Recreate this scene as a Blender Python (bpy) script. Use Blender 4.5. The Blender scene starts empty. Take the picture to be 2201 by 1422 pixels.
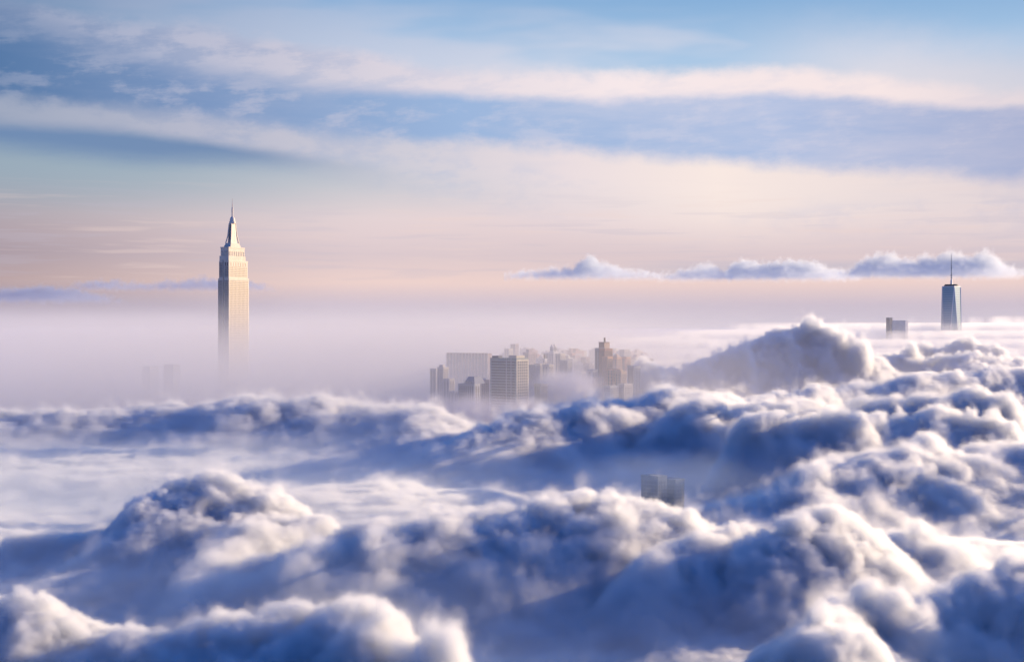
import bpy, bmesh, math, random
import numpy as np
from mathutils import Vector, Matrix
R = math.radians
S = bpy.context.scene
COL = S.collection

# ------------------------------------------------------------------ camera
F_PX = 3023.0                      # focal length in photo pixels (2201 wide)
HORIZON = 700.0
cam_d = bpy.data.cameras.new("camera")
cam_d.sensor_width = 36.0
cam_d.lens = 36.0 * F_PX / 2201.0
cam_d.clip_start = 1.0
cam_d.clip_end = 200000.0
cam = bpy.data.objects.new("camera", cam_d)
COL.objects.link(cam)
cam.location = (0, 0, 0)
cam.rotation_euler = (R(90) - math.atan((711 - HORIZON) / F_PX), 0, 0)
S.camera = cam

# ------------------------------------------------------------------ sun and sky
SUN_AZ, SUN_EL = 61.0, 13.5        # azimuth to the right of the view direction (+Y)
sd = Vector((math.sin(R(SUN_AZ)) * math.cos(R(SUN_EL)), math.cos(R(SUN_AZ)) * math.cos(R(SUN_EL)), math.sin(R(SUN_EL))))
sun_d = bpy.data.lights.new("sun", 'SUN')
sun_d.energy = 5.0
sun_d.angle = R(0.5)
sun_d.color = (1.0, 0.745, 0.47)
sun = bpy.data.objects.new("sun", sun_d)
sun.rotation_euler = sd.to_track_quat('Z', 'Y').to_euler()
COL.objects.link(sun)

W = bpy.data.worlds.new("World")
S.world = W
W.use_nodes = True
def srgb(r, g, b):
    return tuple((c / 255 / 12.92 if c / 255 < 0.04045 else ((c / 255 + 0.055) / 1.055) ** 2.4) for c in (r, g, b)) + (1,)

class NB:
    """small helper for wiring math nodes (shader and geometry trees)"""
    def __init__(s, tree): s.t = tree
    def n(s, kind, **kw):
        nd = s.t.nodes.new(kind)
        for k, v in kw.items(): setattr(nd, k, v)
        return nd
    def link(s, a, b): s.t.links.new(a, b)
    def m(s, op, a, b=None, c=None, clamp=False):
        nd = s.n("ShaderNodeMath", operation=op, use_clamp=clamp)
        for i, q in enumerate((a, b, c)):
            if q is None: continue
            if isinstance(q, (int, float)): nd.inputs[i].default_value = q
            else: s.link(q, nd.inputs[i])
        return nd.outputs[0]
    def vm(s, op, a, b=None, scale=None):
        nd = s.n("ShaderNodeVectorMath", operation=op)
        for i, q in enumerate((a, b)):
            if q is None: continue
            if isinstance(q, (tuple, list)): nd.inputs[i].default_value = q
            else: s.link(q, nd.inputs[i])
        if scale is not None: nd.inputs["Scale"].default_value = scale
        return nd.outputs[0]
    def noise(s, vec, scale, detail=3, rough=0.55, dim='3D'):
        nd = s.n("ShaderNodeTexNoise", noise_dimensions=dim)
        s.link(vec, nd.inputs["Vector"])
        nd.inputs["Scale"].default_value = scale
        nd.inputs["Detail"].default_value = detail
        nd.inputs["Roughness"].default_value = rough
        return nd
    def voro(s, vec, scale):
        nd = s.n("ShaderNodeTexVoronoi", feature='F1')
        s.link(vec, nd.inputs["Vector"])
        nd.inputs["Scale"].default_value = scale
        return nd.outputs["Distance"]
    def step(s, x, lo, hi):
        nd = s.n("ShaderNodeMapRange", interpolation_type='SMOOTHSTEP')
        for i, q in enumerate((x, lo, hi)):
            if isinstance(q, (int, float)): nd.inputs[i].default_value = q
            else: s.link(q, nd.inputs[i])
        return nd.outputs[0]
    def ramp(s, x, stops):
        nd = s.n("ShaderNodeValToRGB"); s.link(x, nd.inputs[0])
        e = nd.color_ramp.elements
        e[0].position, e[0].color = stops[0][0], stops[0][1]
        e[1].position, e[1].color = stops[-1][0], stops[-1][1]
        for p, c in stops[1:-1]:
            q = e.new(p); q.color = c
        return nd.outputs[0]
    def mix(s, f, a, b, blend='MIX'):
        nd = s.n("ShaderNodeMix", data_type='RGBA', blend_type=blend)
        for i, q in ((0, f), (6, a), (7, b)):
            if isinstance(q, (int, float, tuple)): nd.inputs[i].default_value = q
            else: s.link(q, nd.inputs[i])
        return nd.outputs[2]
    def curve(s, x, pts, x0, x1, y0, y1):
        nd = s.n("ShaderNodeFloatCurve")
        s.link(s.m('DIVIDE', s.m('SUBTRACT', x, x0), x1 - x0, clamp=True), nd.inputs["Value"])
        c = nd.mapping.curves[0]
        q = [((px - x0) / (x1 - x0), (py - y0) / (y1 - y0)) for px, py in pts]
        c.points[0].location = q[0]; c.points[-1].location = q[-1]
        for p in q[1:-1]: c.points.new(*p)
        nd.mapping.update()
        return s.m('ADD', s.m('MULTIPLY', nd.outputs[0], y1 - y0), y0)

def build_sky():
    """Sky texture plus two altostratus bands, laid out by true azimuth and elevation
    (units: 1/3023 rad), so the sky stays where it is from any viewpoint."""
    t = W.node_tree; b = NB(t)
    bg = t.nodes["Background"]
    sky = b.n("ShaderNodeTexSky", sky_type='NISHITA', sun_disc=False, sun_elevation=R(SUN_EL), sun_rotation=R(SUN_AZ))
    tc = b.n("ShaderNodeTexCoord").outputs["Generated"]
    sp = b.n("ShaderNodeSeparateXYZ"); b.link(tc, sp.inputs[0])
    x, y, z = sp.outputs
    U = b.m('MULTIPLY', b.m('ARCTAN2', x, y), F_PX)
    hyp = b.m('SQRT', b.m('ADD', b.m('MULTIPLY', x, x), b.m('MULTIPLY', y, y)))
    V = b.m('MULTIPLY', b.m('ARCTAN2', z, hyp), F_PX)
    cx = b.n("ShaderNodeCombineXYZ"); b.link(b.m('DIVIDE', U, 520), cx.inputs[0]); b.link(b.m('DIVIDE', V, 95), cx.inputs[1])
    uv = cx.outputs[0]
    n1 = b.m('SUBTRACT', b.noise(uv, 1.0, 6, 0.6, '2D').outputs[0], 0.5)
    c2 = b.n("ShaderNodeCombineXYZ"); b.link(b.m('ADD', b.m('DIVIDE', U, 160), b.m('DIVIDE', V, -90)), c2.inputs[0]); b.link(b.m('DIVIDE', V, 42), c2.inputs[1])
    n2 = b.m('SUBTRACT', b.noise(c2.outputs[0], 1.0, 7, 0.62, '2D').outputs[0], 0.5)
    n3 = b.noise(uv, 0.45, 4, 0.55, '2D').outputs[0]
    # clear air, horizon to zenith
    rm = lambda v: (v + 100) / 1600
    # elevation 700 - py
    base = b.ramp(b.m('DIVIDE', b.m('ADD', V, 100), 1600, clamp=True), [
        (rm(-60), srgb(186, 182, 202)), (rm(0), srgb(192, 186, 205)), (rm(45), srgb(206, 192, 206)), (rm(92), srgb(240, 212, 206)),
        (rm(150), srgb(222, 203, 207)), (rm(230), srgb(234, 215, 216)), (rm(300), srgb(218, 212, 217)),
        (rm(420), srgb(196, 208, 222)), (rm(560), srgb(172, 201, 231)), (rm(680), srgb(138, 178, 219)), (rm(900), srgb(90, 156, 228)), (rm(1300), srgb(60, 132, 222))])
    # sky texture shows above the hazy layer
    hi = b.step(V, 500, 1500)
    skyc = b.mix(1.0, sky.outputs[0], (0.10, 0.115, 0.135, 1), 'MULTIPLY')
    base = b.mix(b.m('MULTIPLY', hi, 0.15), base, skyc)
    # cooler, darker air low on the left (away from the sun)
    left = b.step(U, -250, -1250)
    lowl = b.mix(b.m('MULTIPLY', left, 0.92), base, b.mix(1.0, base, (0.50, 0.50, 0.56, 1), 'MULTIPLY'))
    teal = b.m('MULTIPLY', b.m('MULTIPLY', b.step(V, 180, 330), b.step(V, 520, 400)), b.step(U, 100, -900))
    lowl = b.mix(b.m('MULTIPLY', teal, 0.7), lowl, srgb(150, 176, 192))
    col = lowl
    def K(pts):  # photo points -> true angles
        return [(math.atan((px - 1100.5) / F_PX) * F_PX, math.atan((HORIZON - py) / F_PX * math.cos(math.atan((px - 1100.5) / F_PX))) * F_PX) for px, py in pts]
    def cur(pts): return b.curve(U, K(pts), -1250, 1250, 0, 800)
    c5 = b.n("ShaderNodeCombineXYZ"); b.link(b.m('DIVIDE', U, 120), c5.inputs[0]); b.link(b.m('DIVIDE', V, 70), c5.inputs[1])
    n5 = b.m('SUBTRACT', b.noise(c5.outputs[0], 1.0, 8, 0.6, '2D').outputs[0], 0.5)
    A_top = b.m('ADD', cur([(-90, -30), (100, 0), (200, 22), (350, 38), (500, 58), (650, 82), (800, 108), (930, 132), (1100, 142), (1400, 148), (1550, 140), (1750, 142), (1950, 160), (2100, 178), (2300, 195)]), b.m('ADD', b.m('MULTIPLY', n1, 22), b.m('MULTIPLY', n5, 46)))
    A_mid = b.m('ADD', cur([(-90, 48), (100, 66), (250, 110), (400, 150), (550, 172), (700, 190), (900, 202), (1200, 210), (1500, 207), (1750, 203), (1950, 222), (2300, 236)]), b.m('ADD', b.m('MULTIPLY', n1, 16), b.m('MULTIPLY', n5, 30)))
    B_top = b.m('ADD', cur([(-90, 200), (150, 212), (300, 226), (500, 250), (700, 278), (900, 298), (1100, 302), (1300, 318), (1500, 334), (1700, 345), (1950, 362), (2300, 380)]), b.m('ADD', b.m('MULTIPLY', n1, 26), b.m('MULTIPLY', n5, 40)))
    B_low = b.m('ADD', cur([(-90, 265), (250, 278), (400, 300), (600, 330), (900, 380), (1100, 420), (1600, 470), (1950, 480), (2300, 500)]), b.m('ADD', b.m('MULTIPLY', n1, 22), b.m('MULTIPLY', n5, 16)))
    C_low = b.m('ADD', cur([(-90, 308), (150, 325), (300, 342), (500, 350), (700, 365), (1000, 420), (1600, 490), (1950, 480), (2300, 500)]), b.m('MULTIPLY', n1, 34))
    side = b.m('DIVIDE', b.m('ADD', U, 1100), 2200, clamp=True)
    bright = b.ramp(side, [(0, srgb(140, 156, 188)), (0.15, srgb(178, 184, 208)), (0.4, srgb(224, 216, 226)), (0.6, srgb(250, 235, 236)), (0.85, srgb(250, 233, 232)), (1, srgb(226, 215, 222))])
    grey = b.ramp(side, [(0, srgb(84, 120, 166)), (0.2, srgb(126, 152, 194)), (0.45, srgb(158, 184, 222)), (0.75, srgb(176, 193, 227)), (1, srgb(172, 180, 212))])
    warm = b.ramp(side, [(0, srgb(160, 170, 192)), (0.2, srgb(186, 188, 206)), (0.4, srgb(212, 208, 218)), (0.55, srgb(238, 224, 226)), (0.7, srgb(253, 236, 228)), (1, srgb(228, 214, 217))])
    # thin veils above band A
    veil = b.m('MULTIPLY', b.m('MULTIPLY', b.step(b.m('SUBTRACT', V, A_top), 210, -20), b.step(n3, 0.40, 0.62)), 0.5)
    vr = b.m('MULTIPLY', b.m('MULTIPLY', b.step(U, 350, 900), b.step(b.m('SUBTRACT', V, A_top), 150, -10)), 0.6)
    col = b.mix(b.m('MAXIMUM', veil, vr), col, bright)
    sa = b.step(b.m('SUBTRACT', A_top, V), -8, 34)
    col = b.mix(b.m('MULTIPLY', sa, 0.97), col, bright)
    ia = b.m('MULTIPLY', b.m('MULTIPLY', sa, b.step(b.m('ADD', n2, n5), 0.10, -0.22)), b.m('MULTIPLY_ADD', b.step(U, 200, -900), 0.5, 0.16))
    col = b.mix(ia, col, b.mix(0.25, grey, bright))
    sg = b.step(b.m('SUBTRACT', A_mid, V), b.m('MULTIPLY_ADD', b.step(U, 0, -900), -26, -12), b.m('MULTIPLY_ADD', b.step(U, 0, -900), 24, 16))
    streak = b.m('ADD', 0.93, b.m('MULTIPLY', n1, 0.9), clamp=True)
    col = b.mix(b.m('MULTIPLY', sg, streak), col, grey)
    ig = b.m('MULTIPLY', b.m('MULTIPLY', sg, b.step(b.m('ADD', n2, n5), -0.04, 0.26)), b.m('MULTIPLY_ADD', b.step(U, 200, -900), 0.45, 0.14))
    col = b.mix(ig, col, bright)
    sb = b.step(b.m('SUBTRACT', B_top, V), -14, 34)
    col = b.mix(b.m('MULTIPLY', sb, 0.96), col, warm)
    # inside the lower band: fine streaks of shade
    ib = b.m('MULTIPLY', b.m('MULTIPLY', sb, b.step(b.m('ADD', n5, b.m('MULTIPLY', n2, 0.6)), 0.10, -0.18)), b.step(n3, 0.34, 0.5))
    col = b.mix(b.m('MULTIPLY', ib, 0.55), col, b.mix(0.5, grey, warm))
    # shaded belly of the lower band on the left
    sl = b.m('MULTIPLY', b.step(b.m('SUBTRACT', B_low, V), -16, 18), b.step(U, -150, -650))
    col = b.mix(b.m('MULTIPLY', sl, 0.92), col, srgb(110, 140, 180))
    lf = b.step(U, 0, -600)
    clear = b.step(b.m('SUBTRACT', C_low, V), b.m('MULTIPLY_ADD', lf, 62, -90), b.m('MULTIPLY_ADD', lf, -45, 80))
    col = b.mix(clear, col, lowl)
    # lilac layer low on the right, under the far cumulus
    lr = b.m('MULTIPLY', b.m('MULTIPLY', b.step(U, 0, 500), b.step(V, 98, 108)), b.step(V, 146, 122))
    col = b.mix(b.m('MULTIPLY', lr, 0.6), col, srgb(190, 188, 206))
    # thin pink streaks low in the sky
    c3 = b.n("ShaderNodeCombineXYZ"); b.link(b.m('DIVIDE', U, 300), c3.inputs[0]); b.link(b.m('DIVIDE', V, 16), c3.inputs[1])
    n4 = b.noise(c3.outputs[0], 1.0, 4, 0.55, '2D').outputs[0]
    st = b.m('MULTIPLY', b.step(n4, 0.55, 0.75), b.m('MULTIPLY', b.step(V, 60, 110), b.step(V, 330, 200)))
    col = b.mix(b.m('MULTIPLY', st, 0.30), col, srgb(238, 214, 208))
    st2 = b.m('MULTIPLY', b.step(n4, 0.48, 0.30), b.m('MULTIPLY', b.step(V, 70, 120), b.step(V, 330, 200)))
    col = b.mix(b.m('MULTIPLY', st2, 0.22), col, srgb(196, 190, 206))
    # the half of the sky behind the viewer is a deeper dawn blue
    back = b.step(y, 0.55, -0.35)
    col = b.mix(b.m('MULTIPLY', back, 0.9), col, b.mix(1.0, col, (0.22, 0.60, 1.12, 1), 'MULTIPLY'))
    b.link(col, bg.inputs[0])
    bg.inputs[1].default_value = SKY_STRENGTH
SKY_STRENGTH = 0.585
build_sky()

S.view_settings.view_transform = 'Standard'
S.view_settings.look = 'None'
S.view_settings.exposure = 0.75
S.view_settings.gamma = 1.0
cy = S.cycles
S.render.engine = 'CYCLES'
cy.use_denoising = True
cy.denoiser = 'OPENIMAGEDENOISE'
cy.max_bounces = 10
cy.volume_bounces = 5
cy.diffuse_bounces = 3
cy.volume_step_rate = 2.6
cy.volume_max_steps = 512
cy.sample_clamp_indirect = 8.0

# ------------------------------------------------------------------ numpy noise
def _hash(ix, iy, seed):
    h = (ix.astype(np.int64) * 374761393 + iy.astype(np.int64) * 668265263 + seed * 1442695041) & 0xffffffff
    h = ((h ^ (h >> 13)) * 1274126177) & 0xffffffff
    return ((h ^ (h >> 16)) & 0xffff) / 65535.0 * 2 * np.pi

def perlin(x, y, seed=0):
    x0 = np.floor(x); y0 = np.floor(y)
    fx = x - x0; fy = y - y0
    def g(ix, iy, dx, dy):
        a = _hash(ix, iy, seed)
        return np.cos(a) * dx + np.sin(a) * dy
    u = fx * fx * fx * (fx * (fx * 6 - 15) + 10); v = fy * fy * fy * (fy * (fy * 6 - 15) + 10)
    n00 = g(x0, y0, fx, fy); n10 = g(x0 + 1, y0, fx - 1, fy)
    n01 = g(x0, y0 + 1, fx, fy - 1); n11 = g(x0 + 1, y0 + 1, fx - 1, fy - 1)
    return ((n00 * (1 - u) + n10 * u) * (1 - v) + (n01 * (1 - u) + n11 * u) * v) * 1.5

def fbm(x, y, scale, octs=4, seed=0, gain=0.5):
    r = 0; a = 1.0; s = 0
    for k in range(octs):
        r = r + a * perlin(x / scale * 2 ** k, y / scale * 2 ** k, seed + k * 17); s += a; a *= gain
    return r / s

# ------------------------------------------------------------------ height of the cloud tops
BASE = -158.0
def P(px, py, d):
    return ((px - 1100.5) / F_PX * d, d, -(py - HORIZON) / F_PX * d)
# each ridge: front slope width, back slope width, crest points
RIDGES = [
    (50, 50, [P(-250, 1290, 600), P(0, 1295, 590), P(100, 1290, 590), P(180, 1320, 585), P(400, 1335, 585), P(520, 1300, 580), P(640, 1290, 575), P(740, 1283, 565), P(840, 1310, 550), P(880, 1380, 530)]),
    (22, 24, [P(900, 1395, 520), P(960, 1378, 515), P(1030, 1388, 505)]),
    (14, 16, [P(1150, 1412, 512), P(1220, 1410, 512)]), (10, 12, [P(1335, 1415, 510), P(1350, 1415, 510)]), (16, 16, [P(1660, 1412, 515), P(1760, 1408, 515)]),
    (48, 50, [P(1720, 1340, 560), P(1830, 1290, 600), P(1900, 1258, 620), P(2050, 1240, 640), P(2120, 1205, 650), P(2201, 1175, 660), P(2500, 1150, 680)]),
    (14, 16, [P(1735, 1330, 545), P(1800, 1300, 548), P(1880, 1285, 550)]),
    (17, 20, [P(1725, 1222, 690), P(1775, 1205, 692), P(1830, 1218, 690)]),
    (10, 12, [P(1225, 1258, 660), P(1300, 1240, 660), P(1355, 1205, 665)]),
    (70, 75, [P(650, 1165, 800), P(780, 1120, 830), P(900, 1112, 840), P(1010, 1105, 850), P(1100, 1088, 860), P(1200, 1072, 870), P(1290, 1048, 880), P(1400, 1080, 880), P(1480, 1115, 870)]),
    (55, 50, [P(1400, 1190, 780), P(1440, 1165, 790), P(1500, 1145, 805), P(1590, 1120, 825), P(1640, 1130, 825)]),
    (55, 50, [P(1670, 1130, 800), P(1740, 1108, 810), P(1800, 1098, 815), P(1860, 1120, 815)]),
    (55, 50, [P(1890, 1135, 850), P(1960, 1112, 860), P(2030, 1140, 860)]),
    (30, 40, [P(-200, 1180, 900), P(0, 1165, 915), P(60, 1110, 940), P(110, 1100, 945), P(180, 1085, 950)]),
    (22, 28, [P(230, 1085, 985), P(290, 1060, 990), P(325, 1040, 990)]),
    (72, 66, [P(200, 1180, 880), P(270, 1130, 905), P(330, 1085, 930), P(400, 1042, 955), P(460, 1028, 965), P(530, 1030, 975), P(575, 1060, 960)]),
    (30, 30, [P(560, 1070, 950), P(500, 1130, 880), P(440, 1190, 820), P(410, 1240, 770)]),
    (16, 20, [P(480, 1180, 830), P(560, 1175, 840), P(620, 1180, 840)]),
    (80, 90, [P(1590, 1105, 1030), P(1650, 1075, 1050), P(1720, 1012, 1090), P(1790, 985, 1120), P(1860, 950, 1150), P(2000, 938, 1190), P(2150, 945, 1220), P(2500, 935, 1250)]),
    (16, 20, [P(1485, 1050, 1080), P(1520, 1025, 1085), P(1550, 1018, 1090)]),
    (170, 150, [P(560, 1050, 1240), P(700, 1035, 1290), P(820, 1030, 1320), P(950, 1040, 1330)]),
    (95, 120, [P(930, 985, 1540), P(1000, 945, 1570), P(1060, 905, 1620), P(1150, 880, 1660), P(1250, 858, 1700), P(1350, 850, 1740), P(1480, 832, 1780), P(1560, 845, 1800)]),
    (70, 80, [P(1480, 850, 1650), P(1600, 855, 1700), P(1750, 850, 1750)]),
    (22, 26, [P(1640, 918, 1420), P(1690, 908, 1420), P(1730, 918, 1420)]),
    (60, 80, [P(1600, 850, 1900), P(1750, 835, 2000), P(1900, 815, 2050), P(2100, 790, 2150), P(2500, 780, 2300)]),
    (40, 50, [P(1620, 885, 1480), P(1720, 878, 1500), P(1850, 885, 1500), P(2000, 875, 1560), P(2130, 885, 1560), P(2160, 900, 1540)]),
    (36, 46, [P(1820, 862, 1700), P(1930, 848, 1720), P(2080, 838, 1720), P(2170, 850, 1720)]),
    (110, 170, [P(-500, 880, 1900), P(0, 882, 1950), P(60, 890, 1950), P(250, 872, 2000), P(440, 864, 2000), P(490, 860, 1990), P(540, 840, 1980), P(590, 872, 1980), P(640, 868, 1980), P(690, 845, 1980), P(740, 862, 1970), P(820, 872, 1950), P(900, 872, 1920), P(935, 905, 1850)]),
    (80, 95, [P(1440, 800, 2600), P(1520, 770, 2630), P(1570, 742, 2650), P(1630, 722, 2680), P(1690, 708, 2700), P(1745, 686, 2700), P(1800, 700, 2700), P(1850, 728, 2700), P(1885, 765, 2700)]),
    (34, 34, [P(1722, 690, 2690), P(1745, 664, 2690), P(1768, 676, 2690)]),
    (32, 32, [P(1575, 735, 2620), P(1605, 722, 2620)]), (32, 32, [P(1830, 708, 2660), P(1858, 716, 2660)]), (30, 30, [P(1640, 712, 2640), P(1690, 698, 2660)]),
    (60, 70, [P(1380, 775, 2560), P(1420, 785, 2560)]),
    (80, 140, [P(1890, 760, 2900), P(1960, 742, 2900), P(2000, 760, 2880), P(2060, 765, 2850), P(2201, 770, 2900), P(2500, 760, 2900)]),
    (60, 90, [P(1960, 735, 3300), P(2080, 728, 3300), P(2150, 745, 3300)]),
    (900, 2500, [P(1500, 730, 4700), P(1700, 709, 4900), P(1900, 706, 5000), P(2201, 698, 5200), P(2800, 698, 5200)]),
]
def cloud_top(X, Y):
    wx = 19 * fbm(X, Y, 90, 4, 5); wy = 19 * fbm(X, Y, 90, 4, 9)
    x = X + wx; y = Y + wy
    acc = np.full(X.shape, 0.0)
    K = 6.0
    far = np.clip((Y - 2100) / 900, 0, 1)
    ss = lambda v, a, b: (lambda t: t * t * (3 - 2 * t))(np.clip((v - a) / (b - a), 0, 1))
    base = BASE - 38 * far + 18 * fbm(X, Y, 260, 3, 21) - 8 * (1 - ss(Y, 800, 1000)) - 17 * ss(Y, 950, 1150) * (1 - ss(Y, 1500, 1800)) * ss(X, -150, 0)
    base = base - 12 * ss(Y, 1000, 1150) * (1 - ss(Y, 1400, 1700)) * (1 - ss(X, -200, -50))
    crinkle = 1 + 0.10 * fbm(X, Y, 70, 3, 33)
    H = base
    for wf, wb, pts in RIDGES:
        best = None
        if wf >= 32: wf, wb = wf * 1.3, wb * 1.2
        for (a, b) in zip(pts[:-1], pts[1:]):
            dx, dy = b[0] - a[0], b[1] - a[1]
            t = np.clip(((x - a[0]) * dx + (y - a[1]) * dy) / (dx * dx + dy * dy), 0, 1)
            qx = x - a[0] - t * dx; qy = y - a[1] - t * dy
            w = np.where(qy < 0, wf, wb)
            wside = min(wf, wb)
            r2 = (qy / w) ** 2 + (qx / max(wside * 0.8, 9)) ** 2
            zc = a[2] + t * (b[2] - a[2])
            r = np.sqrt(r2)
            prof = np.exp(-1.2 * r ** 1.6)
            h = base + (zc - base) * prof * crinkle if wf >= 32 else H + np.clip(zc - H, 0, 0.8 * wf) * prof
            best = h if best is None else np.maximum(best, h)
        m = np.maximum(H, best)
        H = m + K * np.log(np.exp((H - m) / K) + np.exp((best - m) / K)) - K * 0.69 * np.exp(-np.abs(H - best) / 10)
    return H

def height_image(name, x0, x1, y0, y1, n):
    xs = np.linspace(x0, x1, n); ys = np.linspace(y0, y1, n)
    X, Y = np.meshgrid(xs, ys)
    H = cloud_top(X, Y)
    buf = np.ones((n, n, 4), dtype=np.float32)
    buf[..., 0] = buf[..., 1] = buf[..., 2] = H
    img = bpy.data.images.new(name, n, n, alpha=False, float_buffer=True, is_data=True)
    img.colorspace_settings.name = 'Non-Color'
    img.pixels.foreach_set(buf.ravel())
    img.update()
    return img

# ------------------------------------------------------------------ materials
def cloud_material(name, dens, aniso=0.35, col=(0.970, 0.986, 0.990)):
    m = bpy.data.materials.new(name); m.use_nodes = True
    n = m.node_tree; n.nodes.clear()
    out = n.nodes.new("ShaderNodeOutputMaterial")
    v = n.nodes.new("ShaderNodeVolumePrincipled")
    v.inputs["Color"].default_value = (*col, 1)
    v.inputs["Density"].default_value = dens
    v.inputs["Density Attribute"].default_value = "density"
    v.inputs["Anisotropy"].default_value = aniso
    n.links.new(v.outputs[0], out.inputs["Volume"])
    return m

# ------------------------------------------------------------------ cloud volumes (geometry nodes volume cube)
VEIL = 0.035                       # extinction of the thin veils, per metre
PUFFS = [(46.0, 12.0), (20.0, 8.5), (9.0, 6.5), (4.6, 4.2)]
def cloud_volume(name, label, x0, x1, y0, y1, z0, z1, vox, img, irect, dens, band, puff, wisp, fs=1.0, npuff=3, floor=None, mat=None, root=None):
    me = bpy.data.meshes.new(name)
    o = bpy.data.objects.new(name, me); COL.objects.link(o)
    o["kind"] = "stuff"; o["label"] = label; o["category"] = "cloud"
    mat = mat or cloud_material(name + "_mat", dens)
    me.materials.append(mat)
    t = bpy.data.node_groups.new(name + "_nodes", 'GeometryNodeTree')
    t.interface.new_socket("Geometry", in_out='INPUT', socket_type='NodeSocketGeometry')
    t.interface.new_socket("Geometry", in_out='OUTPUT', socket_type='NodeSocketGeometry')
    b = NB(t)
    out = b.n("NodeGroupOutput")
    vc = b.n("GeometryNodeVolumeCube")
    vc.inputs["Min"].default_value = (x0, y0, z0)
    vc.inputs["Max"].default_value = (x1, y1, z1)
    vc.inputs["Resolution X"].default_value = int((x1 - x0) / vox)
    vc.inputs["Resolution Y"].default_value = int((y1 - y0) / vox)
    vc.inputs["Resolution Z"].default_value = int((z1 - z0) / vox)
    vc.inputs["Background"].default_value = 0.0
    pos = b.n("GeometryNodeInputPosition").outputs[0]
    # domain warp, so the tops overhang and curl
    w = b.noise(pos, 1 / (55.0 * fs), 1).outputs["Color"]
    w = b.vm('SUBTRACT', w, (0.5, 0.5, 0.5))
    w = b.vm('SCALE', w, scale=22.0 * fs)
    p2 = b.vm('ADD', pos, w)
    uv = b.vm('SUBTRACT', p2, (irect[0], irect[2], 0))
    uv = b.vm('DIVIDE', uv, (irect[1] - irect[0], irect[3] - irect[2], 1))
    it = b.n("GeometryNodeImageTexture", interpolation='Cubic', extension='EXTEND')
    it.inputs["Image"].default_value = img
    b.link(uv, it.inputs["Vector"])
    sepc = b.n("FunctionNodeSeparateColor"); b.link(it.outputs["Color"], sepc.inputs[0])
    sp = b.n("ShaderNodeSeparateXYZ"); b.link(pos, sp.inputs[0])
    d = b.m('SUBTRACT', sepc.outputs[0], sp.outputs[2])
    # cauliflower puffs: three sizes
    pf = 0.0
    for size, amp in PUFFS[:npuff]:
        v = b.voro(p2, 1 / (size * fs))
        pf = b.m('ADD', b.m('MULTIPLY', b.m('SUBTRACT', 0.28, b.m('MULTIPLY', v, v)), amp * puff * fs), pf)
    ns = b.noise(pos, 1 / (30.0 * fs), 4, 0.68).outputs[0]
    wf = b.m('MULTIPLY', b.m('SUBTRACT', ns, 0.5), 42 * wisp * fs)
    crest = b.m('ADD', 0.18, b.m('MULTIPLY', b.step(sepc.outputs[0], -148, -108), 0.82))
    pf = b.m('MULTIPLY', pf, crest); wf = b.m('MULTIPLY', wf, b.m('ADD', 0.3, b.m('MULTIPLY', crest, 0.7)))
    # where a patch is smooth / misty and where it is crisp
    d = b.m('ADD', b.m('ADD', d, pf), wf)
    soft = b.noise(pos, 1 / 210.0, 0).outputs[0]
    softr = b.n("ShaderNodeMapRange"); b.link(soft, softr.inputs[0])
    softr.inputs[1].default_value = 0.38; softr.inputs[2].default_value = 0.62
    softr.inputs[3].default_value = band; softr.inputs[4].default_value = band * 4.5
    den = b.m('DIVIDE', d, softr.outputs[0], clamp=True)
    # thin torn veils hanging round the crests
    d2 = b.m('ADD', d, b.m('MULTIPLY', b.m('SUBTRACT', ns, 0.50), 70 * wisp * fs))
    den = b.m('MAXIMUM', den, b.m('MULTIPLY', b.m('DIVIDE', b.m('ADD', d2, 1.5), 14.0 * fs, clamp=True), VEIL / dens))
    if floor is not None:
        den = b.m('MULTIPLY', den, b.m('DIVIDE', b.m('ADD', b.m('SUBTRACT', sp.outputs[2], floor), b.m('MULTIPLY', wf, 2.6)), 44 * fs, clamp=True))
    b.link(den, vc.inputs["Density"])
    sm = b.n("GeometryNodeSetMaterial"); sm.inputs["Material"].default_value = mat
    b.link(vc.outputs[0], sm.inputs[0]); b.link(sm.outputs[0], out.inputs[0])
    md = o.modifiers.new("volume", 'NODES'); md.node_group = t
    md.show_viewport = False
    return o

def cloud_core(name, x0, x1, y0, y1, step, drop):
    nx, ny = int((x1 - x0) / step), int((y1 - y0) / step)
    X, Y = np.meshgrid(np.linspace(x0, x1, nx), np.linspace(y0, y1, ny))
    Z = cloud_top(X, Y) - drop
    me = bpy.data.meshes.new(name)
    vs = np.stack([X, Y, Z], -1).reshape(-1, 3)
    idx = np.arange(nx * ny).reshape(ny, nx)
    q = np.stack([idx[:-1, :-1], idx[:-1, 1:], idx[1:, 1:], idx[1:, :-1]], -1).reshape(-1, 4)
    me.vertices.add(len(vs)); me.vertices.foreach_set("co", vs.astype(np.float32).ravel())
    me.loops.add(len(q) * 4); me.loops.foreach_set("vertex_index", q.astype(np.int32).ravel())
    me.polygons.add(len(q)); me.polygons.foreach_set("loop_start", np.arange(0, len(q) * 4, 4, dtype=np.int32))
    me.polygons.foreach_set("loop_total", np.full(len(q), 4, dtype=np.int32))
    me.polygons.foreach_set("use_smooth", np.ones(len(q), dtype=bool))
    me.update()
    o = bpy.data.objects.new(name, me); COL.objects.link(o)
    return o

m = bpy.data.materials.new("dense_cloud"); m.use_nodes = True
m.node_tree.nodes["Principled BSDF"].inputs["Base Color"].default_value = (0.86, 0.87, 0.89, 1)
m.node_tree.nodes["Principled BSDF"].inputs["Roughness"].default_value = 1.0
m.node_tree.nodes["Principled BSDF"].inputs["Specular IOR Level"].default_value = 0.0

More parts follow.
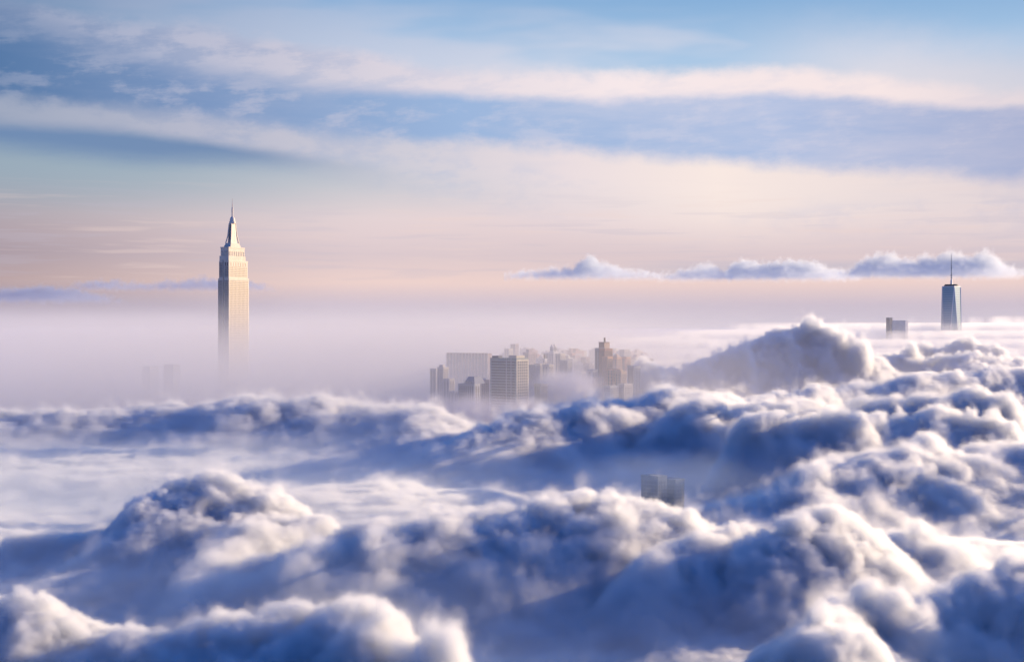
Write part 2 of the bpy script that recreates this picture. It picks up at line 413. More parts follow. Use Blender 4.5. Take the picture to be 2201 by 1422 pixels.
# ------------------------------------------------------------------ building helpers
class MB:
    def __init__(s): s.v = []; s.f = []
    def box(s, x0, x1, y0, y1, z0, z1):
        return s.frustum([(x0, y0), (x1, y0), (x1, y1), (x0, y1)], z0, [(x0, y0), (x1, y0), (x1, y1), (x0, y1)], z1)
    def frustum(s, p0, z0, p1, z1, caps=True):
        k = len(s.v); n = len(p0)
        s.v += [(x, y, z0) for x, y in p0] + [(x, y, z1) for x, y in p1]
        s.f += [(k + i, k + (i + 1) % n, k + n + (i + 1) % n, k + n + i) for i in range(n)]
        if caps: s.f += [tuple(k + i for i in reversed(range(n))), tuple(k + n + i for i in range(n))]
        return s
    def ring(s, cx, cy, prof, n=12):
        """surface of revolution from (radius, z) pairs"""
        for (r0, z0), (r1, z1) in zip(prof[:-1], prof[1:]):
            c = [(math.cos(2 * math.pi * i / n), math.sin(2 * math.pi * i / n)) for i in range(n)]
            s.frustum([(cx + r0 * a, cy + r0 * b_) for a, b_ in c], z0, [(cx + r1 * a, cy + r1 * b_) for a, b_ in c], z1, caps=False)
        s.f += [tuple(len(s.v) - n + i for i in range(n))]
        return s
    def build(s, name, mat, parent=None):
        me = bpy.data.meshes.new(name); me.from_pydata(s.v, [], s.f); me.update()
        bm = bmesh.new(); bm.from_mesh(me); bmesh.ops.remove_doubles(bm, verts=bm.verts, dist=0.001); bmesh.ops.recalc_face_normals(bm, faces=bm.faces); bm.to_mesh(me); bm.free()
        me.materials.append(mat)
        o = bpy.data.objects.new(name, me); COL.objects.link(o)
        if parent: o.parent = parent
        return o

MATS = {}
def wall_mat(name, col, rough=0.85, var=0.12, metal=0.0, scale=0.08):
    if name in MATS: return MATS[name]
    m = bpy.data.materials.new(name); m.use_nodes = True
    t = m.node_tree; b = NB(t); p = t.nodes["Principled BSDF"]
    g = b.n("ShaderNodeTexCoord").outputs["Object"]
    n = b.noise(g, scale, 5, 0.6).outputs[0]
    f = b.n("ShaderNodeMapRange"); b.link(n, f.inputs[0]); f.inputs[1].default_value = 0.3; f.inputs[2].default_value = 0.7
    f.inputs[3].default_value = 1 - var; f.inputs[4].default_value = 1 + var
    b.link(b.vm('MULTIPLY', b.mixvec(col), f.outputs[0]), p.inputs["Base Color"])
    p.inputs["Roughness"].default_value = rough; p.inputs["Metallic"].default_value = metal
    MATS[name] = m
    return m
def _mixvec(s, col):
    nd = s.n("ShaderNodeCombineXYZ")
    for i in range(3): nd.inputs[i].default_value = col[i]
    return nd.outputs[0]
NB.mixvec = _mixvec

def root(name, label, cat, px, py, d, rot, group=None):
    o = bpy.data.objects.new(name, None); COL.objects.link(o)
    x, y, z = P(px, py, d)
    o.location = (x, y, 0); o.rotation_euler = (0, 0, R(rot) - math.atan((px - 1100.5) / F_PX))
    o["label"] = label; o["category"] = cat
    if group: o["group"] = group
    return o

def glazing(glass, wall, floor, hfrac):
    """glass and spandrel panels alternating floor by floor"""
    key = "glazing %s %s %.2f %.2f" % (glass.name, wall, floor, hfrac)
    if key in MATS: return MATS[key]
    m = bpy.data.materials.new("glazing"); m.use_nodes = True
    t = m.node_tree; b = NB(t); p = t.nodes["Principled BSDF"]
    g = b.n("ShaderNodeTexCoord").outputs["Object"]; sp = b.n("ShaderNodeSeparateXYZ"); b.link(g, sp.inputs[0])
    fl = b.m('FRACT', b.m('DIVIDE', b.m('ADD', sp.outputs[2], 1000), floor))
    f = b.step(b.m('ABSOLUTE', b.m('SUBTRACT', fl, 0.5)), hfrac / 2 + 0.03, hfrac / 2 - 0.03)
    n = b.noise(g, 0.35, 3, 0.7).outputs[0]
    gc, wc = GLASS_COL[glass.name], tuple(c * 0.8 for c in wall) + (1,)
    gv = b.mix(n, tuple(c * 0.5 for c in gc) + (1,), tuple(c * 1.7 for c in gc) + (1,))
    b.link(b.mix(f, wc, gv), p.inputs["Base Color"]); p.inputs["Roughness"].default_value = 0.35
    MATS[key] = m
    return m

def strips(rt, glass, x0, y0, L, D, z0, z1, nR, nL, floor=3.7, wR=0.5, wL=0.5, hfrac=0.55, solid=False, margin=0.06, name="window_strip", proud=0.25, wall=(0.45, 0.42, 0.38)):
    """columns of windows on the two street faces: y = y0 (right) and x = x0 (left); one part per column"""
    mat = glass if solid else glazing(glass, wall, floor, hfrac)
    for n, length, wf, face in ((nR, L, wR, 0), (nL, D, wL, 1)):
        if n <= 0: continue
        step = length * (1 - 2 * margin) / n
        for k in range(n):
            c = length * margin + step * (k + 0.5); hw = step * wf / 2
            if face == 0: MB().box(x0 + c - hw, x0 + c + hw, y0 - proud, y0 + 0.3, z0, z1).build(name, mat, rt)
            else: MB().box(x0 - proud, x0 + 0.3, y0 + c - hw, y0 + c + hw, z0, z1).build(name, mat, rt)

GLASS_COL = {"window_glass": (0.09, 0.08, 0.08), "dark_window_glass": (0.06, 0.065, 0.08), "tower_windows": (0.10, 0.07, 0.055), "black_window": (0.03, 0.035, 0.045)}
GLASS = wall_mat("window_glass", (0.10, 0.095, 0.10), 0.25, 0.3)
GLASS_D = wall_mat("dark_window_glass", (0.06, 0.065, 0.08), 0.2, 0.2)

# ------------------------------------------------------------------ the stepped limestone skyscraper
def stone_skyscraper():
    d = 3600.0; q = d / F_PX                     # metres per photo pixel
    A = 52.0; ca, sa = math.cos(R(A)), math.sin(R(A))
    rt = root("skyscraper", "tall cream limestone skyscraper with stepped crown and needle spire rising alone from mist", "skyscraper", 492, 700, d, A)
    Z = lambda py: (HORIZON - py) * q
    st = wall_mat("limestone", (0.64, 0.57, 0.46), 0.8, 0.08)
    trim = wall_mat("pale_limestone", (0.68, 0.60, 0.48), 0.8, 0.06)
    mt = wall_mat("mast_metal", (0.68, 0.60, 0.50), 0.6, 0.08)
    gl = wall_mat("tower_windows", (0.17, 0.13, 0.11), 0.4, 0.2)
    Lr, Dl = 43 * q / ca, 23 * q / sa            # full footprint of the shaft
    def block(name, x0, x1, y0, y1, z0, z1, mat=st): return MB().box(x0, x1, y0, y1, z0, z1).build(name, mat, rt)
    zb, z1, z2, z3 = -240, Z(598), Z(560), Z(531)
    cx, cyy = Lr / 2, Dl / 2
    # lower shaft with a recessed slot between corner wing and central bay on the shaded side
    block("shaft", 0, Lr, 0, Dl * 0.42, zb, z1)
    block("rear_wing", 0, Lr, Dl * 0.56, Dl, zb, z1)
    block("recessed_bay", 3.5, Lr - 3, Dl * 0.42, Dl * 0.56, zb, z2)
    block("upper_shaft", 1.2, Lr - 3.2, 1.2, Dl * 0.44, z1, z2)
    block("upper_rear_wing", 1.2, Lr - 3.2, Dl * 0.56, Dl - 2.5, z1, z2)
    # parapet bands at the setbacks
    for (a, e, z, y1) in ((-0.5, Lr + 0.5, z1, Dl * 0.42 + .3), (0.7, Lr - 2.7, z2, Dl * 0.44)):
        block("parapet", a, e, a, y1, z - 1.6, z + 1.3, trim)
    # crown block
    c0, c1, d0, d1 = 3.2, 3.2 + 34 * q / ca, 3.0, 3.0 + 17 * q / sa
    block("crown_block", c0, c1, d0, d1, z2, z3 - 1.5)
    block("crown_shoulder", c0 - 1, c1 + 3, d0 - 0.8, d1 + 3, z2, z2 + 13)
    block("parapet", c0 - .7, c1 + .7, d0 - .7, d1 + .7, z3 - 1.5, z3 + 1.2, trim)
    for x in np.linspace(c0 + 3, c1 - 3, 9):     # tall piers round the crown
        block("pier", x - .7, x + .7, d0 - 0.9, d0, z2 + 4, z2 + 24, trim)
    for y in np.linspace(d0 + 3, d1 - 3, 5):
        block("pier", c0 - 0.9, c0, y - .7, y + .7, z2 + 4, z2 + 24, trim)
    # windows: paired columns over the whole height
    strips(rt, gl, 0, 0, Lr, Dl * 0.42, -150, z1 - 5, 14, 4, 4.6, 0.55, 0.5, 0.62, margin=0.035, wall=(0.60, 0.51, 0.39))
    strips(rt, gl, 0, Dl * 0.56, 0, Dl * 0.44, -150, z1 - 5, 0, 4, 3.75, 0.5, 0.5, 0.62, wall=(0.60, 0.51, 0.39))
    strips(rt, gl, 1.2, 1.2, Lr - 4.4, Dl * 0.4, z1 + 4, z2 - 14, 13, 4, 4.6, 0.55, 0.5, 0.62, margin=0.04, wall=(0.60, 0.51, 0.39))
    strips(rt, gl, 1.2, Dl * 0.56, 0, Dl * 0.38, z1 + 4, z2 - 5, 0, 4, 3.75, 0.5, 0.5, 0.62, wall=(0.60, 0.51, 0.39))
    strips(rt, gl, 1.2, 1.2, Lr - 4.4, Dl * 0.4, z2 - 13, z2 - 4, 7, 2, 9, 0.4, 0.5, 0.9, solid=True, name="tall_window")
    strips(rt, gl, c0, d0, c1 - c0, d1 - d0, z2 + 5, z2 + 11, 9, 4, 7, 0.45, 0.45, 0.9, solid=True, name="tall_window")
    strips(rt, gl, c0, d0, c1 - c0, d1 - d0, z2 + 23, z2 + 25.5, 7, 3, 7, 0.4, 0.4, 0.9, solid=True, name="crown_window")
    # mooring mast
    mx, my = (c0 + c1) / 2 - 1, (d0 + d1) / 2
    KM = 0.5
    def sq(h, k=0.5): return [(mx - h, my - h * k), (mx + h, my - h * k), (mx + h, my + h * k), (mx - h, my + h * k)]
    w = lambda px: px * q / (ca + KM * sa) / 2
    MB().frustum(sq(w(37)), Z(530.5), sq(w(34)), Z(526)).build("mast_base", st, rt); MB().frustum(sq(w(33)), Z(526), sq(w(29)), Z(521)).build("mast_base", st, rt)
    MB().frustum(sq(w(20)), Z(521), sq(w(13.5)), Z(478)).build("mast_shaft", mt, rt)
    for sx, sy in ((1, 1), (1, -1), (-1, 1), (-1, -1)):
        fin = MB()
        for (pa, pb, ha, hb) in ((521, 505, 31, 22), (505, 478, 22, 16)):
            A0, A1 = w(ha), w(hb)
            q0 = sorted([sx * (A0 - 2.1), sx * A0]); q1 = sorted([sy * (A0 * KM - 2.1), sy * A0 * KM])
            r0 = sorted([sx * (A1 - 2.1), sx * A1]); r1 = sorted([sy * (A1 * KM - 2.1), sy * A1 * KM])
            fin.frustum([(mx + q0[0], my + q1[0]), (mx + q0[1], my + q1[0]), (mx + q0[1], my + q1[1]), (mx + q0[0], my + q1[1])], Z(pa),
                        [(mx + r0[0], my + r1[0]), (mx + r0[1], my + r1[0]), (mx + r0[1], my + r1[1]), (mx + r0[0], my + r1[1])], Z(pb), caps=False)
        fin.build("mast_buttress", trim, rt)
    for k in (-0.32, 0.32):
        for f0 in (0, 1):
            h0, h1 = w(20), w(13.8); win = MB()
            if f0 == 0: win.frustum([(mx + k * h0 - 1, my - h0 * KM - .3), (mx + k * h0 + 1, my - h0 * KM - .3), (mx + k * h0 + 1, my), (mx + k * h0 - 1, my)], Z(519), [(mx + k * h1 - 1, my - h1 * KM - .3), (mx + k * h1 + 1, my - h1 * KM - .3), (mx + k * h1 + 1, my), (mx + k * h1 - 1, my)], Z(480))
            else: win.frustum([(mx - h0 - .3, my + k * h0 * KM - 1), (mx, my + k * h0 * KM - 1), (mx, my + k * h0 * KM + 1), (mx - h0 - .3, my + k * h0 * KM + 1)], Z(519), [(mx - h1 - .3, my + k * h1 * KM - 1), (mx, my + k * h1 * KM - 1), (mx, my + k * h1 * KM + 1), (mx - h1 - .3, my + k * h1 * KM + 1)], Z(480))
            win.build("mast_window", gl, rt)
    r = lambda px: px * q / 2
    MB().ring(mx, my, [(r(14), Z(478)), (r(14), Z(474)), (r(12), Z(473.5)), (r(11), Z(469)), (r(9.5), Z(466)), (r(5.5), Z(464)), (r(4), Z(463))], 16).build("mast_dome", mt, rt)
    an = MB().ring(mx, my, [(r(4), Z(463)), (r(3.2), Z(455)), (r(4.0), Z(454)), (r(3.6), Z(444)), (r(2.4), Z(443)), (r(2.0), Z(436)), (r(1.3), Z(434)), (r(0.7), Z(424))], 8).build("antenna", mt, rt)
stone_skyscraper()

# ------------------------------------------------------------------ the faceted glass tower
def glass_tower():
    d = 4930.0; q = d / F_PX; A = 62.0
    Z = lambda py: (HORIZON - py) * q
    x0 = (2050.7 - 1100.5) * q
    rt = root("skyscraper", "faceted blue glass skyscraper with ringed roof and thin spire at the far right", "skyscraper", 2050.7, 700, d, A)
    gl = bpy.data.materials.new("curtain_glass"); gl.use_nodes = True
    t = gl.node_tree; b = NB(t); p = t.nodes["Principled BSDF"]
    g = b.n("ShaderNodeTexCoord").outputs["Object"]; sp = b.n("ShaderNodeSeparateXYZ"); b.link(g, sp.inputs[0])
    fl = b.m('FRACT', b.m('DIVIDE', sp.outputs[2], 8.2))
    band = b.step(fl, 0.62, 0.72)
    n = b.noise(g, 0.05, 4, 0.6).outputs[0]
    col = b.mix(b.m('MULTIPLY', band, 0.65), (0.20, 0.34, 0.38, 1), (0.46, 0.56, 0.58, 1))
    col = b.mix(b.m('MULTIPLY', n, 0.4), col, (0.26, 0.36, 0.40, 1))
    b.link(col, p.inputs["Base Color"]); p.inputs["Metallic"].default_value = 0.15; p.inputs["Roughness"].default_value = 0.3
    steel = wall_mat("pale_steel", (0.62, 0.64, 0.66), 0.4, 0.05, 0.3)
    dark = wall_mat("dark_steel", (0.05, 0.07, 0.075), 0.5, 0.1, 0.2)
    s = 45.0; zt, zbm = Z(616.6), -300.0
    # local x runs along the narrow right face, y along the broad left face
    T = [(0, 0), (s, 0), (s, s), (0, s)]
    k = s * 0.5 + 21.5
    c = s / 2; zlow = zt - 390
    Bq = [(c, c - k * 1.0), (c + k, c), (c, c + k), (c - k, c)]
    v = [(x, y, zt) for x, y in T] + [(x, y, zlow) for x, y in Bq]
    f = []
    for i in range(4):
        f.append((i, 4 + i, (i + 1) % 4)) if False else None
    # B0 faces the edge T0-T1, B1 the edge T1-T2, and so on
    f = [(4, 1, 0), (5, 2, 1), (6, 3, 2), (7, 0, 3), (4, 5, 1), (5, 6, 2), (6, 7, 3), (7, 4, 0), (0, 1, 2, 3), (7, 6, 5, 4)]
    mb = MB(); mb.v = v; mb.f = f
    body = mb.build("glass_facade", gl, rt)
    # metal edges along the long creases
    def bar(a, e, w):
        a, e = Vector(a), Vector(e); dr = (e - a).normalized(); u = dr.cross(Vector((0.3, 1, 0))).normalized() * w; n2 = dr.cross(u).normalized() * w
        m2 = MB(); m2.v = [tuple(a + u * i + n2 * j) for i, j in ((-1, -1), (1, -1), (1, 1), (-1, 1))] + [tuple(e + u * i + n2 * j) for i, j in ((-1, -1), (1, -1), (1, 1), (-1, 1))]
        m2.f = [(0, 1, 5, 4), (1, 2, 6, 5), (2, 3, 7, 6), (3, 0, 4, 7), (3, 2, 1, 0), (4, 5, 6, 7)]
        return m2.build("edge_trim", steel, rt)
    for ti, bi in ((0, 4), (0, 7), (1, 4), (3, 7), (1, 5), (3, 6)): bar(v[ti], v[bi], 1.0)
    MB().box(-0.8, s + .8, -0.8, s + .8, zt, zt + 3.5).build("roof_parapet", steel, rt)
    MB().box(4, s - 4, 4, s - 4, zt + 3.5, zt + 6).build("roof_deck", dark, rt)
    ring = MB(); n = 24
    for i in range(n):
        a0, a1 = 2 * math.pi * i / n, 2 * math.pi * (i + 1) / n
        ro, ri = 23.0, 19.0
        ring.frustum([(c + ro * math.cos(a0), c + ro * math.sin(a0)), (c + ro * math.cos(a1), c + ro * math.sin(a1)), (c + ri * math.cos(a1), c + ri * math.sin(a1)), (c + ri * math.cos(a0), c + ri * math.sin(a0))], zt + 6,
                     [(c + ro * math.cos(a0), c + ro * math.sin(a0)), (c + ro * math.cos(a1), c + ro * math.sin(a1)), (c + ri * math.cos(a1), c + ri * math.sin(a1)), (c + ri * math.cos(a0), c + ri * math.sin(a0))], zt + 10, caps=False)
    ring.build("communications_ring", dark, rt)
    MB().ring(c, c, [(4.5, zt + 6), (3.6, zt + 14), (3.2, zt + 26), (1.6, zt + 27)], 10).build("spire_base", steel, rt)
    prof = [(1.5, zt + 27)]
    z = zt + 27; top = Z(543)
    MB().ring(c, c, [(1.5, zt + 26), (1.1, zt + 70), (0.5, top)], 8).build("spire", steel, rt)
    kk = 0; z = zt + 31
    while z < top - 6:
        rr = 2.6 * (1 - 0.55 * (z - zt) / (top - zt)) * (1.5 if kk in (1, 4) else 1)
        MB().ring(c, c, [(rr * .7, z), (rr, z + 1.2), (rr, z + 3.2), (rr * .7, z + 4.4)], 8).build("spire_collar", dark, rt)
        z += 8.5; kk += 1
glass_tower()

# ------------------------------------------------------------------ buildings in the misty city
COLS = dict(cream=(0.62, 0.57, 0.45), pale=(0.52, 0.49, 0.46), grey=(0.42, 0.43, 0.44), glassgreen=(0.28, 0.34, 0.32), brown=(0.25, 0.165, 0.145),
            brick=(0.40, 0.22, 0.16), tan=(0.52, 0.37, 0.26), orange=(0.60, 0.36, 0.22), dark=(0.10, 0.125, 0.16), slate=(0.26, 0.28, 0.32), rose=(0.42, 0.34, 0.33), white=(0.66, 0.64, 0.61))
ZB = -238.0
def tower(name, label, px0, pxc, px1, yt, d, col, nL, nR, a=50.0, floor=3.7, hfrac=0.5, w=0.5, tiers=(), roof=None, glass=None, solid=False, group=None, low=-175, minL=14.0, band=False, cat="building"):
    q = d / F_PX; al = R(a)
    rt = root(name, label, cat, pxc, 700, d, a, group)
    L = max((px1 - pxc) * q / math.cos(al), minL); D = max((pxc - px0) * q / math.sin(al), minL)
    zt = (HORIZON - yt) * q
    wm = wall_mat(col + "_wall", COLS[col]); gm = glass or GLASS
    MB().box(0, L, 0, D, ZB, zt).build("wall", wm, rt)
    MB().box(-.4, L + .4, -.4, D + .4, zt, zt + 1.1).build("parapet", wm, rt)
    strips(rt, gm, 0, 0, L, D, low, zt - 3, nR, nL, floor, w, w, hfrac, solid=solid, wall=COLS[col])
    if band:
        for z in np.arange(zt - 2, low, -floor):
            MB().box(-.45, L + .45, -.45, D + .45, z - 0.5, z + 0.5).build("floor_band", wall_mat("pale_band", (0.6, 0.58, 0.52)), rt)
    for (x0, x1, y0, y1, h, c) in tiers:       # fractions of the footprint
        m_ = MB().box(L * x0, L * x1, D * y0, D * y1, zt + 1.1, zt + h).build("penthouse", wall_mat(c + "_wall", COLS[c]), rt)
        if h > 9: strips(rt, gm, L * x0, D * y0, L * (x1 - x0), D * (y1 - y0), zt + 3, zt + h - 2, 3 if x1 - x0 > .3 else 2, 3 if y1 - y0 > .3 else 2, floor, w, w, hfrac, wall=COLS[c])
    return rt, L, D, zt

def rooftank(rt, x, y, z):
    MB().ring(x, y, [(1.9, z + 3), (1.9, z + 7), (0.2, z + 9)], 10).build("water_tank", wall_mat("tank_wood", (0.22, 0.15, 0.11)), rt)
    MB().frustum([(x - 1.4, y - 1.4), (x + 1.4, y - 1.4), (x + 1.4, y + 1.4), (x - 1.4, y + 1.4)], z, [(x - 1, y - 1), (x + 1, y - 1), (x + 1, y + 1), (x - 1, y + 1)], z + 3).build("tank_stand", wall_mat("dark_steel", (0.05, 0.07, 0.075)), rt)

# wide slab with pale piers
rt, L, D, zt = tower("slab_building", "wide brown slab building with many pale vertical piers, fading at its left end", 958, 1049, 1052, 760, 2900, "brown", 0, 0, a=56)
for y in np.linspace(0.6, D - 0.6, 14): MB().box(-0.9, 0, y - 0.75, y + 0.75, -200, zt + 1.0).build("pier", wall_mat("pier_stone", (0.62, 0.54, 0.50)), rt)
strips(rt, GLASS_D, 0, 0, L, D, -200, zt - 4, 0, 13, 3.9, .5, .62, 0.6, margin=0.01)
# green and cream office block
rt, L, D, zt = tower("office_block", "green glass office block with a cream lit side and cream rooftop sign box", 1053, 1110, 1136, 771, 2300, "glassgreen", 12, 5, a=50, floor=4.6, hfrac=0.5, w=0.8, low=-150)
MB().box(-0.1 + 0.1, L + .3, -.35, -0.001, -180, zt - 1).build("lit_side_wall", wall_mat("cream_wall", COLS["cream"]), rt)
strips(rt, GLASS_D, 0, -0.4, L, 0, -150, zt - 4, 5, 0, 4.6, 0.72, .5, 0.45, proud=0.2)
for k in range(20): MB().box(-.6, -0.002, 0, D, zt - 4 - k * 4.6, zt - 2.6 - k * 4.6).build("floor_band", wall_mat("band_grey", (0.42, 0.45, 0.43)), rt)
MB().box(-1, L * .65, -1, D * .28, zt + 1.1, zt + 5.5).build("rooftop_box", wall_mat("cream_wall", COLS["cream"]), rt)
MB().box(2, 12, D * .72, D * .96, zt + 1.1, zt + 4.5).build("rooftop_plant", wall_mat("dark_wall", COLS["dark"]), rt)
for y in (D * .18, D * .36): MB().box(-1.1, -0.6, y, y + 1.2, -180, zt + 2).build("pier", wall_mat("white_wall", COLS["white"]), rt)
# mansard hotel
rt, L, D, zt = tower("mansard_building", "blue grey building with tall window bays and a dark mansard roof", 984, 1020, 1028, 826, 2200, "grey", 7, 2, a=50, floor=4.2, hfrac=0.7, w=0.4, low=-170)
mb = MB(); mb.frustum([(0, D * .0), (26, 0), (26, D * .62), (0, D * .62)], zt + 1.1, [(5, 5), (22, 5), (22, D * .5), (5, D * .5)], zt + 12); mb.build("mansard_roof", wall_mat("slate_wall", COLS["slate"]), rt)
for k in range(4): MB().box(-0.2, 4, 3 + k * 5, 5.4 + k * 5, zt + 2, zt + 5.5).build("dormer", wall_mat("pale_wall", COLS["pale"]), rt)
rt, L, D, zt = tower("brick_building", "rose brick building with two small white penthouses beside the mansard roof", 1016, 1034, 1052, 818, 2290, "rose", 4, 4, tiers=((.05, .35, .5, .8, 4, "white"), (.6, .8, .2, .5, 3.5, "white")), low=-170)
# pale stepped blocks on the left
tower("stepped_tower", "pale thin tower at the far left edge of the misty city", 930, 937, 943, 793, 2500, "pale", 2, 2, low=-170)
tower("stepped_tower", "pale stepped tower with a lower shoulder in front of the brown slab's left end", 943, 953, 962, 790, 2450, "pale", 3, 3, tiers=((.1, .6, .2, .8, 5, "pale"),), low=-170)
tower("stepped_building", "pale low shoulder block left of the mansard building", 960, 966, 975, 815, 2400, "pale", 2, 2, low=-170)
tower("stepped_building", "lowest pale block touching the mansard building's left side", 968, 976, 985, 842, 2350, "pale", 2, 2, low=-170)
# behind the office block
rt, *_ = tower("brick_tower", "rose brick tower with stepped top behind the cream office side", 1124, 1136, 1152, 758, 2800, "rose", 3, 4, tiers=((.2, .7, .2, .7, 7, "rose"),), low=-150)
tower("slate_building", "plain shaded grey block right behind the cream office side", 1136, 1150, 1153, 785, 2500, "slate", 0, 0, low=-170)
tower("apartment_block", "pale apartment block right of the shaded grey block", 1152, 1160, 1171, 782, 2600, "pale", 3, 4, low=-160)
rt, L, D, zt = tower("slim_tower", "slim pale turret between two pale apartment blocks", 1167, 1171, 1176, 772, 2620, "white", 1, 2, low=-150, minL=6); rooftank(rt, 3, 3, zt + 1)
tower("apartment_block", "cream apartment block in front of the twin topped pale tower", 1172, 1178, 1190, 784, 2560, "cream", 2, 5, low=-160)
tower("grey_tower", "narrow dark grey tower left of the twin topped pale tower", 1176, 1180, 1186, 760, 2850, "slate", 1, 2, low=-150)
rt, L, D, zt = tower("pinnacled_tower", "pale tower with twin pointed tops, tallest of the pale group", 1183, 1190, 1202, 757, 2800, "white", 3, 5, tiers=((.1, .35, .2, .8, 11, "white"), (.55, .8, .2, .8, 11, "white")), low=-150)
for fx in (.22, .67):
    cxx, cyy2 = L * fx, D * .5; mb = MB(); mb.frustum([(cxx - 2.5, cyy2 - 2.5), (cxx + 2.5, cyy2 - 2.5), (cxx + 2.5, cyy2 + 2.5), (cxx - 2.5, cyy2 + 2.5)], zt + 11, [(cxx - .3, cyy2 - .3), (cxx + .3, cyy2 - .3), (cxx + .3, cyy2 + .3), (cxx - .3, cyy2 + .3)], zt + 17); mb.build("pinnacle", wall_mat("white_wall", COLS["white"]), rt)
tower("cream_block", "flat topped cream block against the right side of the twin topped tower", 1201, 1205, 1212, 761, 2760, "cream", 2, 3, low=-150)
tower("grey_building", "broad grey building below the flat topped cream block", 1203, 1220, 1227, 775, 2650, "grey", 6, 3, low=-160)
tower("pale_building", "low pale building at the mist edge below the broad grey building", 1150, 1162, 1178, 826, 2350, "pale", 3, 4, low=-170)
tower("pale_building", "low cream building right of centre, half lost in mist", 1182, 1192, 1206, 812, 2420, "cream", 3, 4, low=-170)
# faint middle distance
for i, (p0, pc, p1, yt, dd, c) in enumerate([(1228, 1232, 1238, 772, 3000, "pale"), (1240, 1244, 1252, 780, 2950, "white"), (1254, 1259, 1266, 768, 3050, "rose"), (1263, 1267, 1273, 783, 2850, "pale"),
                                            (1244, 1249, 1256, 800, 2750, "pale"), (1216, 1222, 1230, 802, 2650, "white"), (1258, 1262, 1270, 805, 2700, "cream")]):
    tower("faint_building", ["faint pale block just right of the broad grey building", "faint white block in the gap before the brown tower", "faint rose block, tallest in the gap before the brown tower",
                             "faint pale block close to the brown tower's left side", "low faint block in the middle of the misty gap", "low white block at the left of the misty gap", "low cream block at the right of the misty gap"][i], p0, pc, p1, yt, dd, c, 2, 3, low=-150)
tower("white_block", "small white block against the brown tower's left foot", 1271, 1274, 1281, 795, 2500, "white", 1, 3, low=-160)
# the brown tower group
rt, L, D, zt = tower("brown_tower", "tallest dark brown apartment tower with a tan top in the city centre", 1288, 1299, 1309, 736, 2600, "brown", 0, 2, a=48, low=-150)
MB().box(-.3, L + .3, -.3, -.002, zt - 22, zt - .5).build("tan_crown_wall", wall_mat("tan_wall", COLS["tan"]), rt)
rooftank(rt, L * .4, D * .3, zt + 1)
tower("brown_tower", "grey brown wing lower than the tallest tower, on its left", 1281, 1291, 1294, 749, 2560, "slate", 2, 1, a=48, low=-150)
tower("brown_tower", "brick wing with a grid of windows against the tallest tower", 1291, 1300, 1317, 750, 2540, "brick", 4, 7, a=48, floor=3.4, low=-150)
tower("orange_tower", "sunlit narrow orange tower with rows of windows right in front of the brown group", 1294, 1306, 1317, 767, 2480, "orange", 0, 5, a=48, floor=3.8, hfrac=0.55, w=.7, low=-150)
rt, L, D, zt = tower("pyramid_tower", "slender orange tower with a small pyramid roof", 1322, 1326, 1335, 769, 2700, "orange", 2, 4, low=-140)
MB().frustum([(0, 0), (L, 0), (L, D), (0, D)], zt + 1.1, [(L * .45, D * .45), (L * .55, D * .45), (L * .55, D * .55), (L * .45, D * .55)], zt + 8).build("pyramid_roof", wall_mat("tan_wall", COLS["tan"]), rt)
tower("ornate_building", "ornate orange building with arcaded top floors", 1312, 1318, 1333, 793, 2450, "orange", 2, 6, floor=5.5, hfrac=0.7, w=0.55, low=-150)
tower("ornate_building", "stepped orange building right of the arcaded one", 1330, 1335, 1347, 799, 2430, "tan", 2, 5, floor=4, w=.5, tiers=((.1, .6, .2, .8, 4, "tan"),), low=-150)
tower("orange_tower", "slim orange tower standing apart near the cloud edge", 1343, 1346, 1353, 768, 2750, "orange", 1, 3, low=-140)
tower("pale_tower", "pale tower behind the slender orange ones, top fading into mist", 1336, 1342, 1354, 752, 3000, "pale", 2, 4, low=-130)
tower("slate_building", "dark slate block between the two slim orange towers", 1333, 1341, 1345, 766, 2850, "slate", 2, 1, low=-130)
tower("slate_building", "dark low block at the edge of the rising blue cloud", 1350, 1362, 1377, 787, 2500, "grey", 4, 4, low=-150)
tower("pale_building", "pale block half sunk in the white cloud right of the city", 1376, 1386, 1404, 772, 2750, "pale", 3, 5, low=-140)
tower("balcony_building", "low rose building with balconies at the foot of the brown group", 1280, 1286, 1297, 812, 2420, "rose", 2, 3, low=-160)
tower("grey_building", "low grey building in front of the arcaded orange one", 1298, 1312, 1330, 830, 2380, "grey", 4, 5, low=-170)
tower("grey_building", "low grey building at the far right foot of the city", 1330, 1342, 1360, 826, 2400, "pale", 4, 5, low=-170)
tower("distant_tower", "faint lilac tower behind the office block, taller of the two", 1103, 1107, 1112, 740, 3300, "rose", 2, 2, low=-120)
tower("distant_tower", "faint pale tower behind the office block, lower of the two", 1089, 1094, 1101, 750, 3200, "cream", 2, 2, low=-120)
# rows of far roofs
rnd = random.Random(7)
src = None
for i in range(64):
    d_ = rnd.uniform(3000, 3600); px = rnd.uniform(1082, 1385); yt = 749 + (3600 - d_) / 600 * 22 + rnd.uniform(-4, 8)
    q = d_ / F_PX
    o = bpy.data.objects.new("distant_building", None) if False else None
    w_, dp, zt = rnd.uniform(14, 34), rnd.uniform(14, 26), (HORIZON - yt) * q
    mb = MB().box(0, w_, 0, dp, ZB, zt)
    o = mb.build("distant_building", wall_mat(("pale", "rose", "grey", "cream", "brick")[i % 5] + "_wall", COLS["pale"]))
    MB().box(w_ * .2, w_ * .55, dp * .2, dp * .6, zt, zt + rnd.uniform(2, 6)).build("penthouse", o.data.materials[0], o)
    o.location = ((px - 1100.5) * q, d_, 0); o.rotation_euler = (0, 0, R(50))
    o["label"] = "one of many small faint rooftops on the misty skyline behind the city towers"; o["category"] = "building"; o["group"] = "faint far rooftops behind the city"

